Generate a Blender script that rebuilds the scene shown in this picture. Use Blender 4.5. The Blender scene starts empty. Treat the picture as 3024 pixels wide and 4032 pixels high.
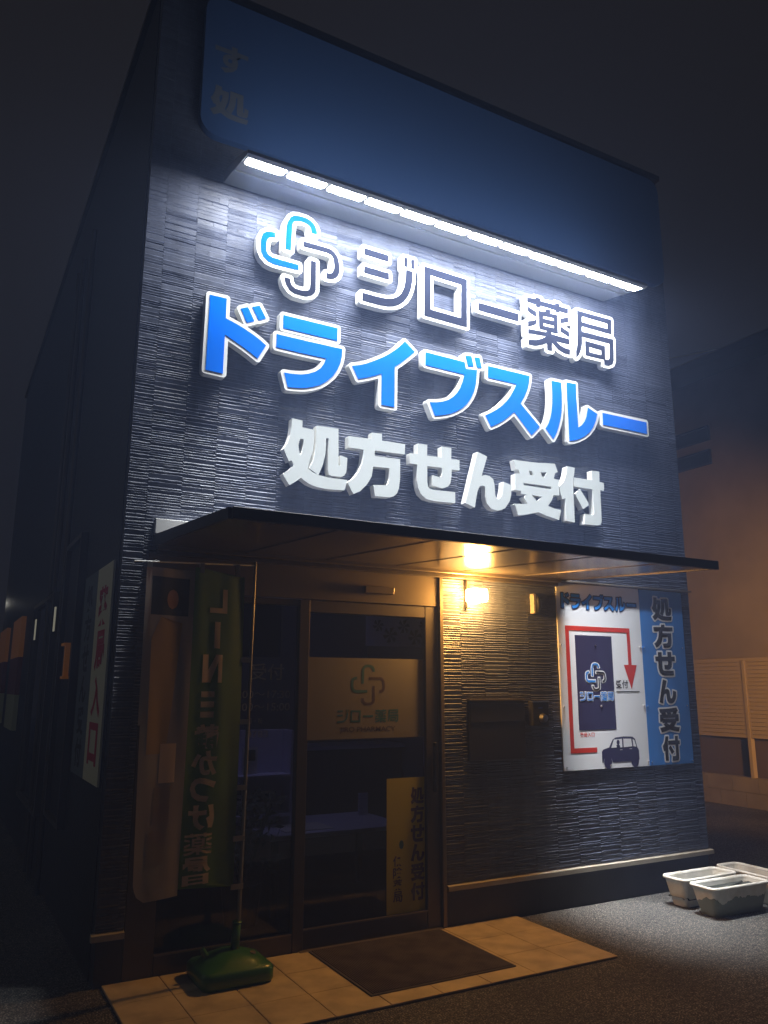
import bpy, math, random, json
import numpy as np
from mathutils import Vector, Matrix
from mathutils.geometry import tessellate_polygon

random.seed(7)
rng = np.random.default_rng(7)
SC = bpy.context.scene
COL = SC.collection

# ------------------------------------------------------------ camera
CAM_LOC = Vector((-3.1095, -4.7497, 1.55))
cam = bpy.data.cameras.new('camera')
cam.sensor_fit = 'VERTICAL'; cam.sensor_height = 36.0
cam.lens = 3127.6 / 4032 * 36
cam.clip_start = 0.05; cam.clip_end = 400
camo = bpy.data.objects.new('camera', cam); COL.objects.link(camo)
yaw, pitch, roll = -0.50629, 0.21635, 0.002096
fw = Vector((-math.sin(yaw)*math.cos(pitch), math.cos(yaw)*math.cos(pitch), math.sin(pitch)))
rt = Vector((math.cos(yaw), math.sin(yaw), 0)); up = rt.cross(fw)
r2 = rt*math.cos(roll) + up*math.sin(roll); u2 = up*math.cos(roll) - rt*math.sin(roll)
M = Matrix((r2, u2, -fw)).transposed().to_4x4(); M.translation = CAM_LOC
camo.matrix_world = M
SC.camera = camo

# ------------------------------------------------------------ night sky, exposure
W = bpy.data.worlds.new('World'); SC.world = W; W.use_nodes = True
nt = W.node_tree; nt.nodes.clear()
wo = nt.nodes.new('ShaderNodeOutputWorld'); bg = nt.nodes.new('ShaderNodeBackground')
bg.inputs[0].default_value = (.95, 0.84, 0.84, 1); bg.inputs[1].default_value = 0.012
nt.links.new(bg.outputs[0], wo.inputs[0])
SC.view_settings.view_transform = 'Standard'; SC.view_settings.look = 'None'
SC.view_settings.exposure = 0; SC.view_settings.gamma = 1; SC.view_settings.use_curve_mapping = False
SC.render.engine = 'CYCLES'
SC.cycles.use_denoising = True
SC.cycles.max_bounces = 6; SC.cycles.volume_bounces = 0
SC.cycles.sample_clamp_indirect = 4; SC.cycles.sample_clamp_direct = 0
SC.cycles.caustics_reflective = False; SC.cycles.caustics_refractive = False

LED_POWER, LAMP_POWER, STREET_POWER = 215, 440, 1050
BEAM_POWER = 115
ADDED_UPLIGHT_POWER = 52
HAZE = 0.019
# sodium street lamp standing out of the frame to the right; it lights the neighbour's fence
sl = bpy.data.lights.new('street_light', 'SPOT'); sl.energy = STREET_POWER*1.0; sl.color = (1, .47, .11)
sl.spot_size = math.radians(66); sl.spot_blend = 1; sl.shadow_soft_size = .12
slo = bpy.data.objects.new('street_light', sl); COL.objects.link(slo)
slo.location = (3.7, -2.4, 1.9)
slo.rotation_euler = (Vector((6.9, 3.2, 1.75)) - Vector(slo.location)).to_track_quat('-Z', 'Y').to_euler()

# faint distant lamp over the left alley; it picks out the side signs
s2 = bpy.data.lights.new('alley_light', 'POINT'); s2.energy = 48; s2.color = (1, .93, .75); s2.shadow_soft_size = .15
s2o = bpy.data.objects.new('alley_light', s2); COL.objects.link(s2o); s2o.location = (-7.5, 2.2, 4.6)

# ------------------------------------------------------------ helpers
def mat(name, col, rough=.6, metal=0., spec=.5, noise=None, bump=None, emit=None, var=None, coat=0):
    m = bpy.data.materials.new(name); m.use_nodes = True
    n = m.node_tree; b = n.nodes['Principled BSDF']
    b.inputs['Base Color'].default_value = (*col, 1)
    b.inputs['Roughness'].default_value = rough; b.inputs['Metallic'].default_value = metal
    b.inputs['Specular IOR Level'].default_value = spec
    b.inputs['Coat Weight'].default_value = coat
    tc = n.nodes.new('ShaderNodeTexCoord')
    if var:      # (scale, second colour, contrast low, high)
        t = n.nodes.new('ShaderNodeTexNoise'); t.inputs['Scale'].default_value = var[0]; t.inputs['Detail'].default_value = 6
        n.links.new(tc.outputs['Object'], t.inputs['Vector'])
        r = n.nodes.new('ShaderNodeMapRange'); r.inputs[1].default_value = var[2]; r.inputs[2].default_value = var[3]
        n.links.new(t.outputs['Fac'], r.inputs[0])
        x = n.nodes.new('ShaderNodeMix'); x.data_type = 'RGBA'
        x.inputs[6].default_value = (*col, 1); x.inputs[7].default_value = (*var[1], 1)
        n.links.new(r.outputs[0], x.inputs[0]); n.links.new(x.outputs[2], b.inputs['Base Color'])
    if bump:     # (scale, strength, distance)
        t = n.nodes.new('ShaderNodeTexNoise'); t.inputs['Scale'].default_value = bump[0]; t.inputs['Detail'].default_value = 5
        n.links.new(tc.outputs['Object'], t.inputs['Vector'])
        bp = n.nodes.new('ShaderNodeBump'); bp.inputs['Strength'].default_value = bump[1]; bp.inputs['Distance'].default_value = bump[2]
        n.links.new(t.outputs['Fac'], bp.inputs['Height']); n.links.new(bp.outputs[0], b.inputs['Normal'])
    if emit:
        b.inputs['Emission Color'].default_value = (*emit[:3], 1); b.inputs['Emission Strength'].default_value = emit[3]
    return m

class MB:
    """collects faces with a material slot each, then links ONE mesh object"""
    def __init__(s): s.v = []; s.f = []; s.mi = []; s.mats = []
    def slot(s, m):
        if m not in s.mats: s.mats.append(m)
        return s.mats.index(m)
    def add(s, vs, fs, m):
        k = len(s.v); s.v += [tuple(p) for p in vs]; i = s.slot(m)
        for f in fs: s.f.append([k+a for a in f]); s.mi.append(i)
        return s
    def box(s, x0, x1, y0, y1, z0, z1, m, rot=0, c=None):
        vs = [(x, y, z) for z in (z0, z1) for x, y in ((x0, y0), (x1, y0), (x1, y1), (x0, y1))]
        if rot:
            cx, cy = c or ((x0+x1)/2, (y0+y1)/2); ca, sa = math.cos(rot), math.sin(rot)
            vs = [(cx+(x-cx)*ca-(y-cy)*sa, cy+(x-cx)*sa+(y-cy)*ca, z) for x, y, z in vs]
        return s.add(vs, [(3, 2, 1, 0), (4, 5, 6, 7), (0, 1, 5, 4), (1, 2, 6, 5), (2, 3, 7, 6), (3, 0, 4, 7)], m)
    def tube(s, p, q, r, m, n=12, r2=None, caps=True):
        p, q = Vector(p), Vector(q); d = (q-p).normalized(); a = d.orthogonal().normalized(); b = d.cross(a)
        r2 = r if r2 is None else r2; vs = []
        for c, rr in ((p, r), (q, r2)):
            for i in range(n):
                t = 2*math.pi*i/n; vs.append(c + a*rr*math.cos(t) + b*rr*math.sin(t))
        fs = [(i, (i+1) % n, n+(i+1) % n, n+i) for i in range(n)]
        if caps: fs += [tuple(range(n))[::-1], tuple(range(n, 2*n))]
        return s.add(vs, fs, m)
    def path(s, pts, r, m, n=8):
        for a, b in zip(pts, pts[1:]): s.tube(a, b, r, m, n)
        return s
    def loft(s, rings, m, cap0=True, cap1=True):
        n = len(rings[0]); vs = [p for r in rings for p in r]; fs = []
        for k in range(len(rings)-1):
            for i in range(n): fs.append((k*n+i, k*n+(i+1) % n, (k+1)*n+(i+1) % n, (k+1)*n+i))
        if cap0: fs.append(tuple(range(n))[::-1])
        if cap1: fs.append(tuple(range((len(rings)-1)*n, len(rings)*n)))
        return s.add(vs, fs, m)
    def poly(s, groups, y0, y1, m, side=None, tr=None):
        """extrude loop groups [(outer, holes...)] in x,z between y0 (front) and y1 (back)"""
        tr = tr or (lambda x, y, z: (x, y, z))
        for loops in groups:
            flat = [p for l in loops for p in l]
            tris = tessellate_polygon([[Vector((x, z, 0)) for x, z in l] for l in loops])
            ft = []
            for a, b, c in tris:
                A, B, C_ = flat[a], flat[b], flat[c]
                cr = (B[0]-A[0])*(C_[1]-A[1]) - (B[1]-A[1])*(C_[0]-A[0])
                if abs(cr) < 1e-12: continue
                ft.append((a, b, c) if cr > 0 else (a, c, b))
            s.add([tr(x, y0, z) for x, z in flat], ft, m)
            if y1 is not None:
                s.add([tr(x, y1, z) for x, z in flat], [f[::-1] for f in ft], m)
                for l in loops:
                    n = len(l); vs = [tr(x, y0, z) for x, z in l] + [tr(x, y1, z) for x, z in l]
                    s.add(vs, [(i, n+i, n+(i+1) % n, (i+1) % n) for i in range(n)], side or m)
        return s
    def build(s, name, parent=None, smooth=False):
        me = bpy.data.meshes.new(name); me.from_pydata(s.v, [], s.f)
        for m in s.mats: me.materials.append(m)
        me.polygons.foreach_set('material_index', s.mi)
        if smooth: me.polygons.foreach_set('use_smooth', [True]*len(s.f))
        me.update()
        o = bpy.data.objects.new(name, me); COL.objects.link(o)
        if parent is not None: put(o, parent)
        return o

def put(o, parent):
    """parent o (built in world coordinates) under parent, keeping its place"""
    bpy.context.view_layer.update() if False else None
    o.parent = parent
    o.matrix_parent_inverse = Matrix.Translation(-world_loc(parent))
def world_loc(o):
    p = Vector(o.location)
    if o.parent is not None: p = p + world_loc(o.parent) + o.matrix_parent_inverse.translation
    return p
def thing(name, label, cat, loc=(0, 0, 0), group=None):
    o = bpy.data.objects.new(name, None); COL.objects.link(o); o.location = loc
    o.empty_display_size = .1
    o['label'] = label; o['category'] = cat
    if group: o['group'] = group
    return o
def tag(o, label, cat, group=None):
    o['label'] = label; o['category'] = cat
    if group: o['group'] = group
    return o
def bevel(o, w, seg=2):
    m = o.modifiers.new('bevel', 'BEVEL'); m.width = w; m.segments = seg; m.limit_method = 'ANGLE'
    return o

# ---- glyph library: traced letter shapes, millimetres on the facade; each [hole flag, x, z, x, z ...]
GL = json.loads('''{"do":[[0,-1813,4016,-1701,4017,-1701,3878,-1639,3859,-1576,3836,-1512,3806,-1464,3780,-1421,3751,-1476,3646,-1523,3675,-1575,3703,-1634,3732,-1702,3764,-1703,3645,-1703,3495,-1816,3500,-1814,3764,-1812,3899],[0,-1604,3971,-1556,3993,-1508,3905,-1558,3880],[0,-1526,4002,-1476,4023,-1428,3943,-1478,3916]],"ra":[[0,-1305,3997,-900,3995,-901,3900,-1305,3903],[0,-1349,3849,-1110,3847,-861,3847,-865,3789,-876,3737,-899,3683,-930,3634,-976,3587,-1025,3550,-1075,3527,-1137,3506,-1203,3496,-1259,3491,-1287,3587,-1237,3589,-1166,3598,-1113,3614,-1064,3638,-1023,3673,-997,3712,-984,3751,-1170,3751,-1349,3755]],"i":[[0,-785,3739,-731,3755,-673,3779,-604,3816,-534,3858,-484,3894,-438,3932,-397,3971,-355,4018,-270,3954,-304,3921,-351,3877,-397,3836,-441,3801,-442,3661,-444,3494,-550,3494,-548,3729,-603,3701,-662,3676,-736,3650,-759,3695]],"bu":[[0,-176,3972,174,3966,183,3913,287,3925,281,3866,272,3804,253,3741,226,3687,185,3631,140,3589,84,3553,29,3526,-37,3505,-102,3489,-145,3586,-84,3596,-30,3612,20,3635,64,3667,98,3703,127,3747,150,3801,170,3864,-179,3870],[0,182,4020,237,4030,256,3947,203,3939],[0,265,4024,314,4033,332,3951,287,3944]],"su":[[0,393,3980,803,3979,793,3917,773,3856,743,3794,700,3727,883,3568,799,3483,633,3647,584,3604,535,3565,475,3525,406,3488,355,3572,414,3604,467,3638,516,3677,565,3726,603,3773,636,3825,666,3882,391,3884]],"ru":[[0,1029,3983,1129,3986,1131,3903,1128,3818,1121,3743,1108,3678,1084,3606,1058,3545,1020,3485,945,3563,976,3609,998,3659,1014,3714,1026,3789,1031,3884],[0,1190,4000,1290,4004,1287,3875,1289,3768,1292,3627,1331,3653,1363,3688,1387,3732,1411,3820,1511,3781,1492,3723,1457,3657,1411,3603,1358,3562,1289,3525,1239,3507,1189,3497,1190,3698,1187,3856]],"dash2":[[0,1573,3802,2085,3803,2084,3697,1571,3697]],"logo_top":[[0,-1307,4489,-1305,4657,-1296,4702,-1275,4742,-1248,4765,-1216,4772,-1155,4772,-1115,4758,-1090,4734,-1075,4703,-1071,4668,-1115,4667,-1120,4699,-1135,4721,-1163,4731,-1201,4733,-1233,4724,-1251,4711,-1260,4685,-1260,4637,-1265,4488]],"logo_left":[[0,-1382,4592,-1382,4551,-1413,4546,-1432,4534,-1442,4508,-1444,4471,-1442,4435,-1428,4411,-1399,4399,-1328,4398,-1204,4397,-1204,4356,-1299,4353,-1393,4352,-1433,4362,-1464,4387,-1481,4419,-1486,4463,-1484,4523,-1471,4560,-1445,4581,-1419,4588]],"logo_right":[[0,-1174,4588,-999,4589,-961,4585,-927,4564,-907,4536,-894,4487,-891,4440,-898,4405,-917,4376,-943,4359,-966,4354,-994,4352,-993,4395,-962,4397,-946,4413,-935,4442,-935,4480,-943,4521,-960,4542,-994,4550,-1173,4547]],"logo_bottom":[[0,-1114,4456,-1075,4456,-1072,4241,-1081,4215,-1101,4194,-1140,4176,-1177,4174,-1231,4176,-1267,4192,-1293,4224,-1304,4258,-1306,4278,-1265,4276,-1260,4247,-1248,4227,-1223,4213,-1187,4211,-1150,4216,-1127,4226,-1116,4248,-1114,4290]],"ji":[[0,-696,4675,-491,4672,-491,4619,-697,4622],[0,-696,4529,-489,4528,-488,4475,-696,4476],[0,-343,4600,-284,4596,-287,4515,-301,4449,-324,4387,-361,4334,-404,4296,-449,4273,-500,4260,-564,4254,-708,4256,-708,4317,-596,4316,-520,4319,-462,4332,-416,4358,-384,4393,-360,4446,-347,4512],[0,-358,4696,-328,4698,-329,4620,-358,4618],[0,-298,4696,-269,4698,-269,4621,-298,4619]],"ro":[[0,-179,4672,212,4664,202,4259,-185,4265],[1,-125,4611,155,4605,148,4323,-128,4327]],"dash1":[[0,317,4496,714,4495,709,4427,313,4430]],"yaku":[[0,807,4668,896,4673,898,4690,951,4690,948,4668,1104,4673,1107,4692,1157,4692,1154,4670,1248,4672,1243,4623,1151,4623,1148,4610,1106,4608,1104,4623,945,4625,942,4605,896,4602,899,4623,807,4625],[0,805,4590,900,4560,897,4512,843,4528,806,4547],[0,807,4454,865,4474,899,4496,894,4449,853,4425,807,4408],[0,1156,4560,1243,4595,1245,4548,1153,4516],[0,1153,4491,1247,4459,1244,4411,1151,4443],[0,925,4576,991,4580,1002,4609,1056,4613,1047,4581,1126,4584,1122,4414,1050,4413,1049,4397,1243,4394,1245,4346,1095,4342,1143,4316,1197,4303,1247,4302,1242,4255,1184,4255,1116,4273,1059,4318,1053,4316,1049,4246,999,4244,998,4304,951,4281,882,4256,806,4250,804,4293,885,4307,944,4332,994,4364,806,4349,805,4388,996,4401,1004,4415,924,4415],[1,971,4540,1084,4545,1083,4522,970,4517],[1,971,4477,1083,4479,1082,4456,969,4452]],"kyoku":[[0,1348,4682,1742,4688,1734,4549,1393,4545,1387,4390,1370,4328,1341,4272,1311,4241,1312,4299,1330,4361,1339,4446],[1,1400,4640,1693,4641,1689,4590,1396,4586],[0,1382,4498,1752,4506,1742,4307,1722,4269,1678,4247,1627,4245,1628,4296,1671,4299,1692,4313,1698,4366,1703,4456,1379,4449],[0,1421,4420,1649,4421,1642,4293,1416,4288],[1,1466,4374,1603,4373,1599,4327,1463,4325]],"sho":[[0,-1222,3280,-1146,3276,-1146,3228,-1060,3226,-1059,3174,-1065,3081,-1089,3002,-1100,2953,-1070,2933,-1019,2918,-962,2912,-899,2910,-808,2911,-829,2838,-915,2832,-983,2832,-1040,2836,-1096,2852,-1147,2883,-1185,2852,-1227,2823,-1276,2892,-1236,2924,-1200,2960,-1215,2992,-1235,2982,-1275,3062,-1247,3107,-1229,3164,-1223,3218],[1,-1157,3148,-1134,3152,-1136,3108,-1147,3053,-1156,3035,-1166,3066,-1171,3103,-1165,3131],[0,-1043,3258,-881,3261,-877,3005,-862,3004,-863,3077,-811,3065,-814,3008,-818,2964,-835,2937,-861,2927,-928,2925,-948,2933,-954,2962,-954,3183,-972,3181,-971,3133,-976,3062,-992,2994,-1022,2919,-1059,2937,-1091,2955,-1066,3006,-1051,3072,-1045,3138]],"ho":[[0,-803,3223,-623,3230,-623,3277,-544,3281,-543,3230,-355,3234,-358,3157,-600,3151,-600,3111,-396,3117,-397,2981,-406,2906,-422,2865,-447,2842,-484,2830,-595,2825,-609,2903,-509,2913,-494,2926,-485,2964,-483,3039,-610,3034,-623,2962,-656,2903,-710,2847,-763,2820,-808,2897,-758,2934,-723,2982,-699,3041,-691,3092,-686,3143,-802,3142]],"se":[[0,-313,3174,-251,3176,-250,3255,-169,3256,-172,3176,-44,3179,-45,3263,39,3263,37,3179,110,3182,108,3103,40,3100,36,3045,26,2995,6,2969,-33,2951,-66,2950,-126,2959,-128,3036,-65,3029,-51,3036,-45,3059,-45,3102,-171,3099,-172,2980,-167,2947,-148,2931,-110,2928,66,2933,65,2851,-122,2846,-187,2855,-230,2888,-248,2928,-257,2978,-255,3097,-313,3098]],"n":[[0,273,3270,363,3246,307,3088,343,3100,378,3097,413,3075,424,3036,425,2996,427,2957,438,2931,462,2929,487,2954,501,3006,508,3069,584,3050,579,2975,563,2924,520,2866,483,2847,435,2837,388,2846,353,2879,340,2927,339,2986,334,3012,308,3014,284,3001,265,2962,252,2907,239,2837,153,2864,213,3068]],"uke":[[0,618,3257,717,3259,841,3264,1024,3283,1052,3217,1022,3204,1007,3156,1061,3153,1056,3027,999,3022,977,2977,937,2928,999,2914,1071,2910,1042,2828,995,2835,907,2851,837,2868,777,2852,716,2836,640,2823,613,2908,677,2915,737,2925,697,2969,732,2994,674,2993,675,3018,621,3019,625,3148,670,3154,655,3188,634,3182],[1,760,3189,791,3190,798,3156,770,3155],[1,875,3192,936,3199,914,3156,892,3159],[1,703,3085,976,3088,975,3067,703,3066],[1,778,2997,884,2996,829,2955]],"tsuke":[[0,1154,3279,1233,3277,1225,3229,1208,3174,1205,3049,1205,2824,1119,2828,1118,3013,1089,3000,1071,3054,1061,3101,1110,3151,1136,3206],[0,1218,3194,1414,3198,1415,3278,1498,3280,1495,3193,1543,3191,1538,3122,1498,3122,1495,2927,1494,2864,1481,2837,1453,2824,1305,2820,1318,2905,1398,2906,1415,2915,1417,2970,1412,3119,1215,3120],[0,1278,3106,1371,2988,1300,2942,1221,3062]]}''')
def groups_of(name):
    out = []
    for l in GL[name]:
        p = [(l[i]/1000, l[i+1]/1000) for i in range(1, len(l), 2)]
        if l[0]: out[-1].append(p)
        else: out.append([p])
    return out
def bbox(groups):
    xs = [p[0] for g in groups for l in g for p in l]; zs = [p[1] for g in groups for l in g for p in l]
    return min(xs), max(xs), min(zs), max(zs)
def fit(groups, x0, x1, z0, z1, src=None, mirror=False):
    a, b, c, d = src or bbox(groups)
    fx = (lambda x: x1-(x-a)/(b-a)*(x1-x0)) if mirror else (lambda x: x0+(x-a)/(b-a)*(x1-x0))
    return [[[(fx(x), z0+(z-c)/(d-c)*(z1-z0)) for x, z in l] for l in g] for g in groups]
def area(l):
    return sum(l[i][0]*l[(i+1) % len(l)][1]-l[(i+1) % len(l)][0]*l[i][1] for i in range(len(l)))/2
def inside(p, l):
    r = False; x, z = p
    for i in range(len(l)):
        a, b = l[i], l[i-1]
        if (a[1] > z) != (b[1] > z) and x < (b[0]-a[0])*(z-a[1])/(b[1]-a[1])+a[0]: r = not r
    return r
def outset(groups, w, h=.005):
    """union of the shapes grown by w with round corners, by contouring their distance field"""
    x0, x1, z0, z1 = bbox(groups); pad = w+2*h
    X = np.arange(x0-pad, x1+pad+h, h); Z = np.arange(z0-pad, z1+pad+h, h)
    gx, gz = np.meshgrid(X, Z, indexing='ij'); best = np.full(gx.shape, 9.)
    for g in groups:
        dist = np.full(gx.shape, 9.); ins = np.zeros(gx.shape, bool)
        for l in g:
            for i in range(len(l)):
                ax, az = l[i-1]; bx, bz = l[i]
                dx, dz = bx-ax, bz-az; L = dx*dx+dz*dz
                if L < 1e-12: continue
                t = np.clip(((gx-ax)*dx+(gz-az)*dz)/L, 0, 1)
                dist = np.minimum(dist, np.hypot(gx-ax-t*dx, gz-az-t*dz))
                c = (az > gz) != (bz > gz)
                if dz != 0: ins ^= c & (gx < dx*(gz-az)/dz+ax)
        best = np.minimum(best, np.where(ins, -dist, dist))
    F = best - w + 1e-7
    nx, nz = F.shape; segs = {}
    def ip(i, j, k, l):
        a, b = F[i, j], F[k, l]; t = a/(a-b)
        return (X[i]+(X[k]-X[i])*t, Z[j]+(Z[l]-Z[j])*t)
    sg = F < 0
    cells = np.argwhere((sg[:-1, :-1].astype(int)+sg[1:, :-1]+sg[:-1, 1:]+sg[1:, 1:]) % 4 != 0)
    for i, j in cells:
        i = int(i); j = int(j)
        cs = [(i, j), (i+1, j), (i+1, j+1), (i, j+1)]; v = [bool(sg[c]) for c in cs]
        ins_, outs_ = [], []
        for k in range(4):
            a, b = cs[k], cs[(k+1) % 4]
            if v[k] != v[(k+1) % 4]:
                key = (min(a, b), max(a, b)); (outs_ if v[k] else ins_).append((k, key))
        if len(ins_) == 1: segs[outs_[0][1]] = ins_[0][1]
        else:
            for k, key in outs_:
                nk = min(ins_, key=lambda q: (q[0]-k) % 4); segs[key] = nk[1]
    loops = []
    while segs:
        s0, nx_ = segs.popitem(); ch = [s0]
        while nx_ != s0 and nx_ in segs: ch.append(nx_); nx_ = segs.pop(nx_)
        pts = [ip(*a, *b) for a, b in ch]
        pts = simplify(pts, .0006)
        if len(pts) >= 3: loops.append(pts)
    return group_loops(loops)
def simplify(p, tol):
    n = len(p)
    if n < 8: return p
    P = np.array(p)
    def rdp(i, j):
        if j <= i+1: return []
        a, b = P[i], P[j]; d = b-a; L = np.hypot(*d) or 1e-9
        q = P[i+1:j]; e = np.abs((q[:, 0]-a[0])*d[1]-(q[:, 1]-a[1])*d[0])/L; k = int(e.argmax())
        if e[k] < tol: return []
        k += i+1
        return rdp(i, k)+[k]+rdp(k, j)
    h = n//2
    P = np.vstack([P, P[:1]])
    ids = [0]+rdp(0, h)+[h]+rdp(h, n)
    return [tuple(P[i]) for i in ids]
def group_loops(loops):
    loops = sorted(loops, key=lambda l: -abs(area(l))); gs = []
    for l in loops:
        depth = sum(inside(l[0], m) for m in loops if m is not l)
        if depth % 2 == 0: gs.append([l])
        else:
            c = [g for g in gs if inside(l[0], g[0])]
            if c: c[-1].append(l)
    return gs
_tc = {}
def font_tris(txt, bold=0.0):
    """mesh of a text in Blender's own font, in unit size"""
    k = (txt, bold)
    if k not in _tc:
        c = bpy.data.curves.new('text_source', 'FONT'); c.body = txt; c.offset = bold; c.resolution_u = 3
        o = bpy.data.objects.new('text_source', c); COL.objects.link(o)
        dg = bpy.context.evaluated_depsgraph_get(); me = o.evaluated_get(dg).to_mesh()
        _tc[k] = ([tuple(v.co) for v in me.vertices], [tuple(p.vertices) for p in me.polygons])
        o.evaluated_get(dg).to_mesh_clear()
        bpy.data.objects.remove(o); bpy.data.curves.remove(c)
    return _tc[k]
def put_text(mb, txt, x0, x1, z0, z1, y, m, bold=0., tr=None, mirror=False):
    vs, fs = font_tris(txt, bold)
    a = min(v[0] for v in vs); b = max(v[0] for v in vs); c = min(v[1] for v in vs); d = max(v[1] for v in vs)
    tr = tr or (lambda x, y, z: (x, y, z)); out = []
    for v in vs:
        t = (v[0]-a)/(b-a or 1)
        if mirror: t = 1-t
        out.append(tr(x0+t*(x1-x0), y, z0+(v[1]-c)/(d-c or 1)*(z1-z0)))
    mb.add(out, fs, m)

# ------------------------------------------------------------ materials
SIDING = mat('dark_siding', (.060, .070, .108), .50, spec=.5, bump=(130, .3, .002), var=(24, (.080, .093, .142), .35, .7))
def weather(m, scale, stretch, dark, lo, hi):
    """multiply the base colour by broad streaky stains"""
    n = m.node_tree; p = n.nodes['Principled BSDF']; src = p.inputs['Base Color'].links[0].from_socket if p.inputs['Base Color'].is_linked else None
    tc = n.nodes.new('ShaderNodeTexCoord'); mp = n.nodes.new('ShaderNodeMapping'); mp.inputs['Scale'].default_value = stretch
    t = n.nodes.new('ShaderNodeTexNoise'); t.inputs['Scale'].default_value = scale; t.inputs['Detail'].default_value = 8
    n.links.new(tc.outputs['Object'], mp.inputs[0]); n.links.new(mp.outputs[0], t.inputs['Vector'])
    r = n.nodes.new('ShaderNodeMapRange'); r.inputs[1].default_value = lo; r.inputs[2].default_value = hi; r.inputs[3].default_value = dark; r.inputs[4].default_value = 1
    n.links.new(t.outputs['Fac'], r.inputs[0])
    x = n.nodes.new('ShaderNodeMix'); x.data_type = 'RGBA'; x.blend_type = 'MULTIPLY'; x.inputs[0].default_value = 1
    if src: n.links.new(src, x.inputs[6])
    else: x.inputs[6].default_value = p.inputs['Base Color'].default_value
    n.links.new(r.outputs[0], x.inputs[7]); n.links.new(x.outputs[2], p.inputs['Base Color'])
weather(SIDING, 3.0, (3, 1, .5), .7, .35, .6)
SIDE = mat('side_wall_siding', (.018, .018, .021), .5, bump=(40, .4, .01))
TRIM = mat('dark_trim', (.035, .035, .042), .4, metal=.3)
PLINTH = mat('plinth_render', (.045, .046, .05), .75, bump=(60, .2, .003), var=(5, (.06, .06, .065), .3, .7))
FLASH = mat('beige_flashing', (.42, .38, .31), .45, spec=.5, var=(6, (.34, .30, .24), .35, .7))
WHITE = mat('white_acrylic', (.80, .80, .76), .6, spec=.2)
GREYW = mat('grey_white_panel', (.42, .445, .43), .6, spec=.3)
BLUE = mat('blue_face', (.0, .17, .86), .9, spec=.0)
SKYB = mat('sky_blue_face', (.0, .062, .62), .9, spec=.0)
NAVY = mat('navy_face', (.014, .016, .028), .95, spec=.0)
STEEL = mat('brushed_steel', (.55, .55, .55), .3, metal=1)
ALU = mat('brown_aluminium', (.10, .088, .075), .38, metal=.55, bump=(150, .05, .002))
ALU2 = mat('bronze_aluminium', (.19, .16, .125), .35, metal=.55)
DARK = mat('dark_plastic', (.02, .02, .022), .4)
RED = mat('red_print', (.62, .035, .02), .5)
BLACK = mat('black_print', (.015, .012, .012), .5)
WPRINT = mat('white_print', (.88, .90, .93), .5)
ASPH = mat('asphalt_surface', (.075, .072, .066), .75, spec=.4, bump=(95, 1.0, .02), var=(110, (.55, .53, .48), .50, .66))
weather(ASPH, 1.3, (1, 1, 1), .55, .35, .65); weather(ASPH, 30, (1, 1, 1), .45, .38, .58)
TILE = mat('beige_paving', (.60, .49, .34), .6, bump=(120, .15, .002), var=(9, (.50, .40, .27), .3, .75))
GROUT = mat('paving_joint', (.16, .12, .08), .9)
MATM = mat('brown_mat_pile', (.12, .10, .085), .95, bump=(300, .5, .004))
MATEDGE = mat('mat_rubber_edge', (.05, .042, .036), .7)
PLAST = mat('white_planter_plastic', (.84, .83, .76), .35, var=(7, (.66, .60, .48), .45, .8))
SOIL = mat('planter_soil', (.04, .05, .045), .95, bump=(60, .8, .02), var=(30, (.09, .09, .075), .4, .7))
HOUSE = mat('house_render', (.52, .44, .34), .85, bump=(70, .3, .006), var=(.9, (.34, .28, .21), .3, .7))
ROOFM = mat('roof_dark', (.06, .055, .06), .6)
CONC = mat('concrete_block', (.34, .30, .24), .9, bump=(30, .4, .01), var=(3, (.24, .21, .17), .3, .7))
SLATM = mat('fence_slat_paint', (.50, .42, .30), .5)
CANT = mat('canopy_top', (.05, .045, .045), .4, metal=.4)
SOFF = mat('canopy_soffit_metal', (.30, .27, .25), .24, metal=.8, bump=(20, .08, .004))
ROOM = mat('room_wall', (.30, .28, .30), .8)
ROOMF = mat('room_floor', (.06, .05, .05), .5)
LEAF = mat('dark_leaf', (.03, .05, .03), .6)
LEDM = mat('led_light', (1, 1, 1), .5, emit=(.94, .97, 1.0, LED_POWER))
LAMPM = mat('porch_lamp_glow', (1, .8, .5), .4, emit=(1, .48, .11, LAMP_POWER))
GLASS = bpy.data.materials.new('window_glass'); GLASS.use_nodes = True
_n = GLASS.node_tree; _n.nodes.clear()
_o = _n.nodes.new('ShaderNodeOutputMaterial'); _t = _n.nodes.new('ShaderNodeBsdfTransparent'); _g = _n.nodes.new('ShaderNodeBsdfGlossy')
_m = _n.nodes.new('ShaderNodeMixShader'); _f = _n.nodes.new('ShaderNodeFresnel')
_t.inputs[0].default_value = (.72, .74, .76, 1); _g.inputs[1] .default_value = .03; _f.inputs[0].default_value = 1.5
_n.links.new(_f.outputs[0], _m.inputs[0]); _n.links.new(_t.outputs[0], _m.inputs[1]); _n.links.new(_g.outputs[0], _m.inputs[2]); _n.links.new(_m.outputs[0], _o.inputs[0])

weather(TILE, 6, (1, 1, 1), .72, .35, .6); weather(MATM, 7, (1, 1, 1), .6, .35, .6); weather(PLAST, 9, (1, 1, .6), .85, .4, .55)
HOUS2 = mat('light_housing', (.20, .21, .21), .6, spec=.2)
# ------------------------------------------------------------ ground
b = MB(); b.box(-40, 40, -40, 40, -.3, 0, ASPH)
o = b.build('asphalt_ground'); o['kind'] = 'structure'
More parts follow.
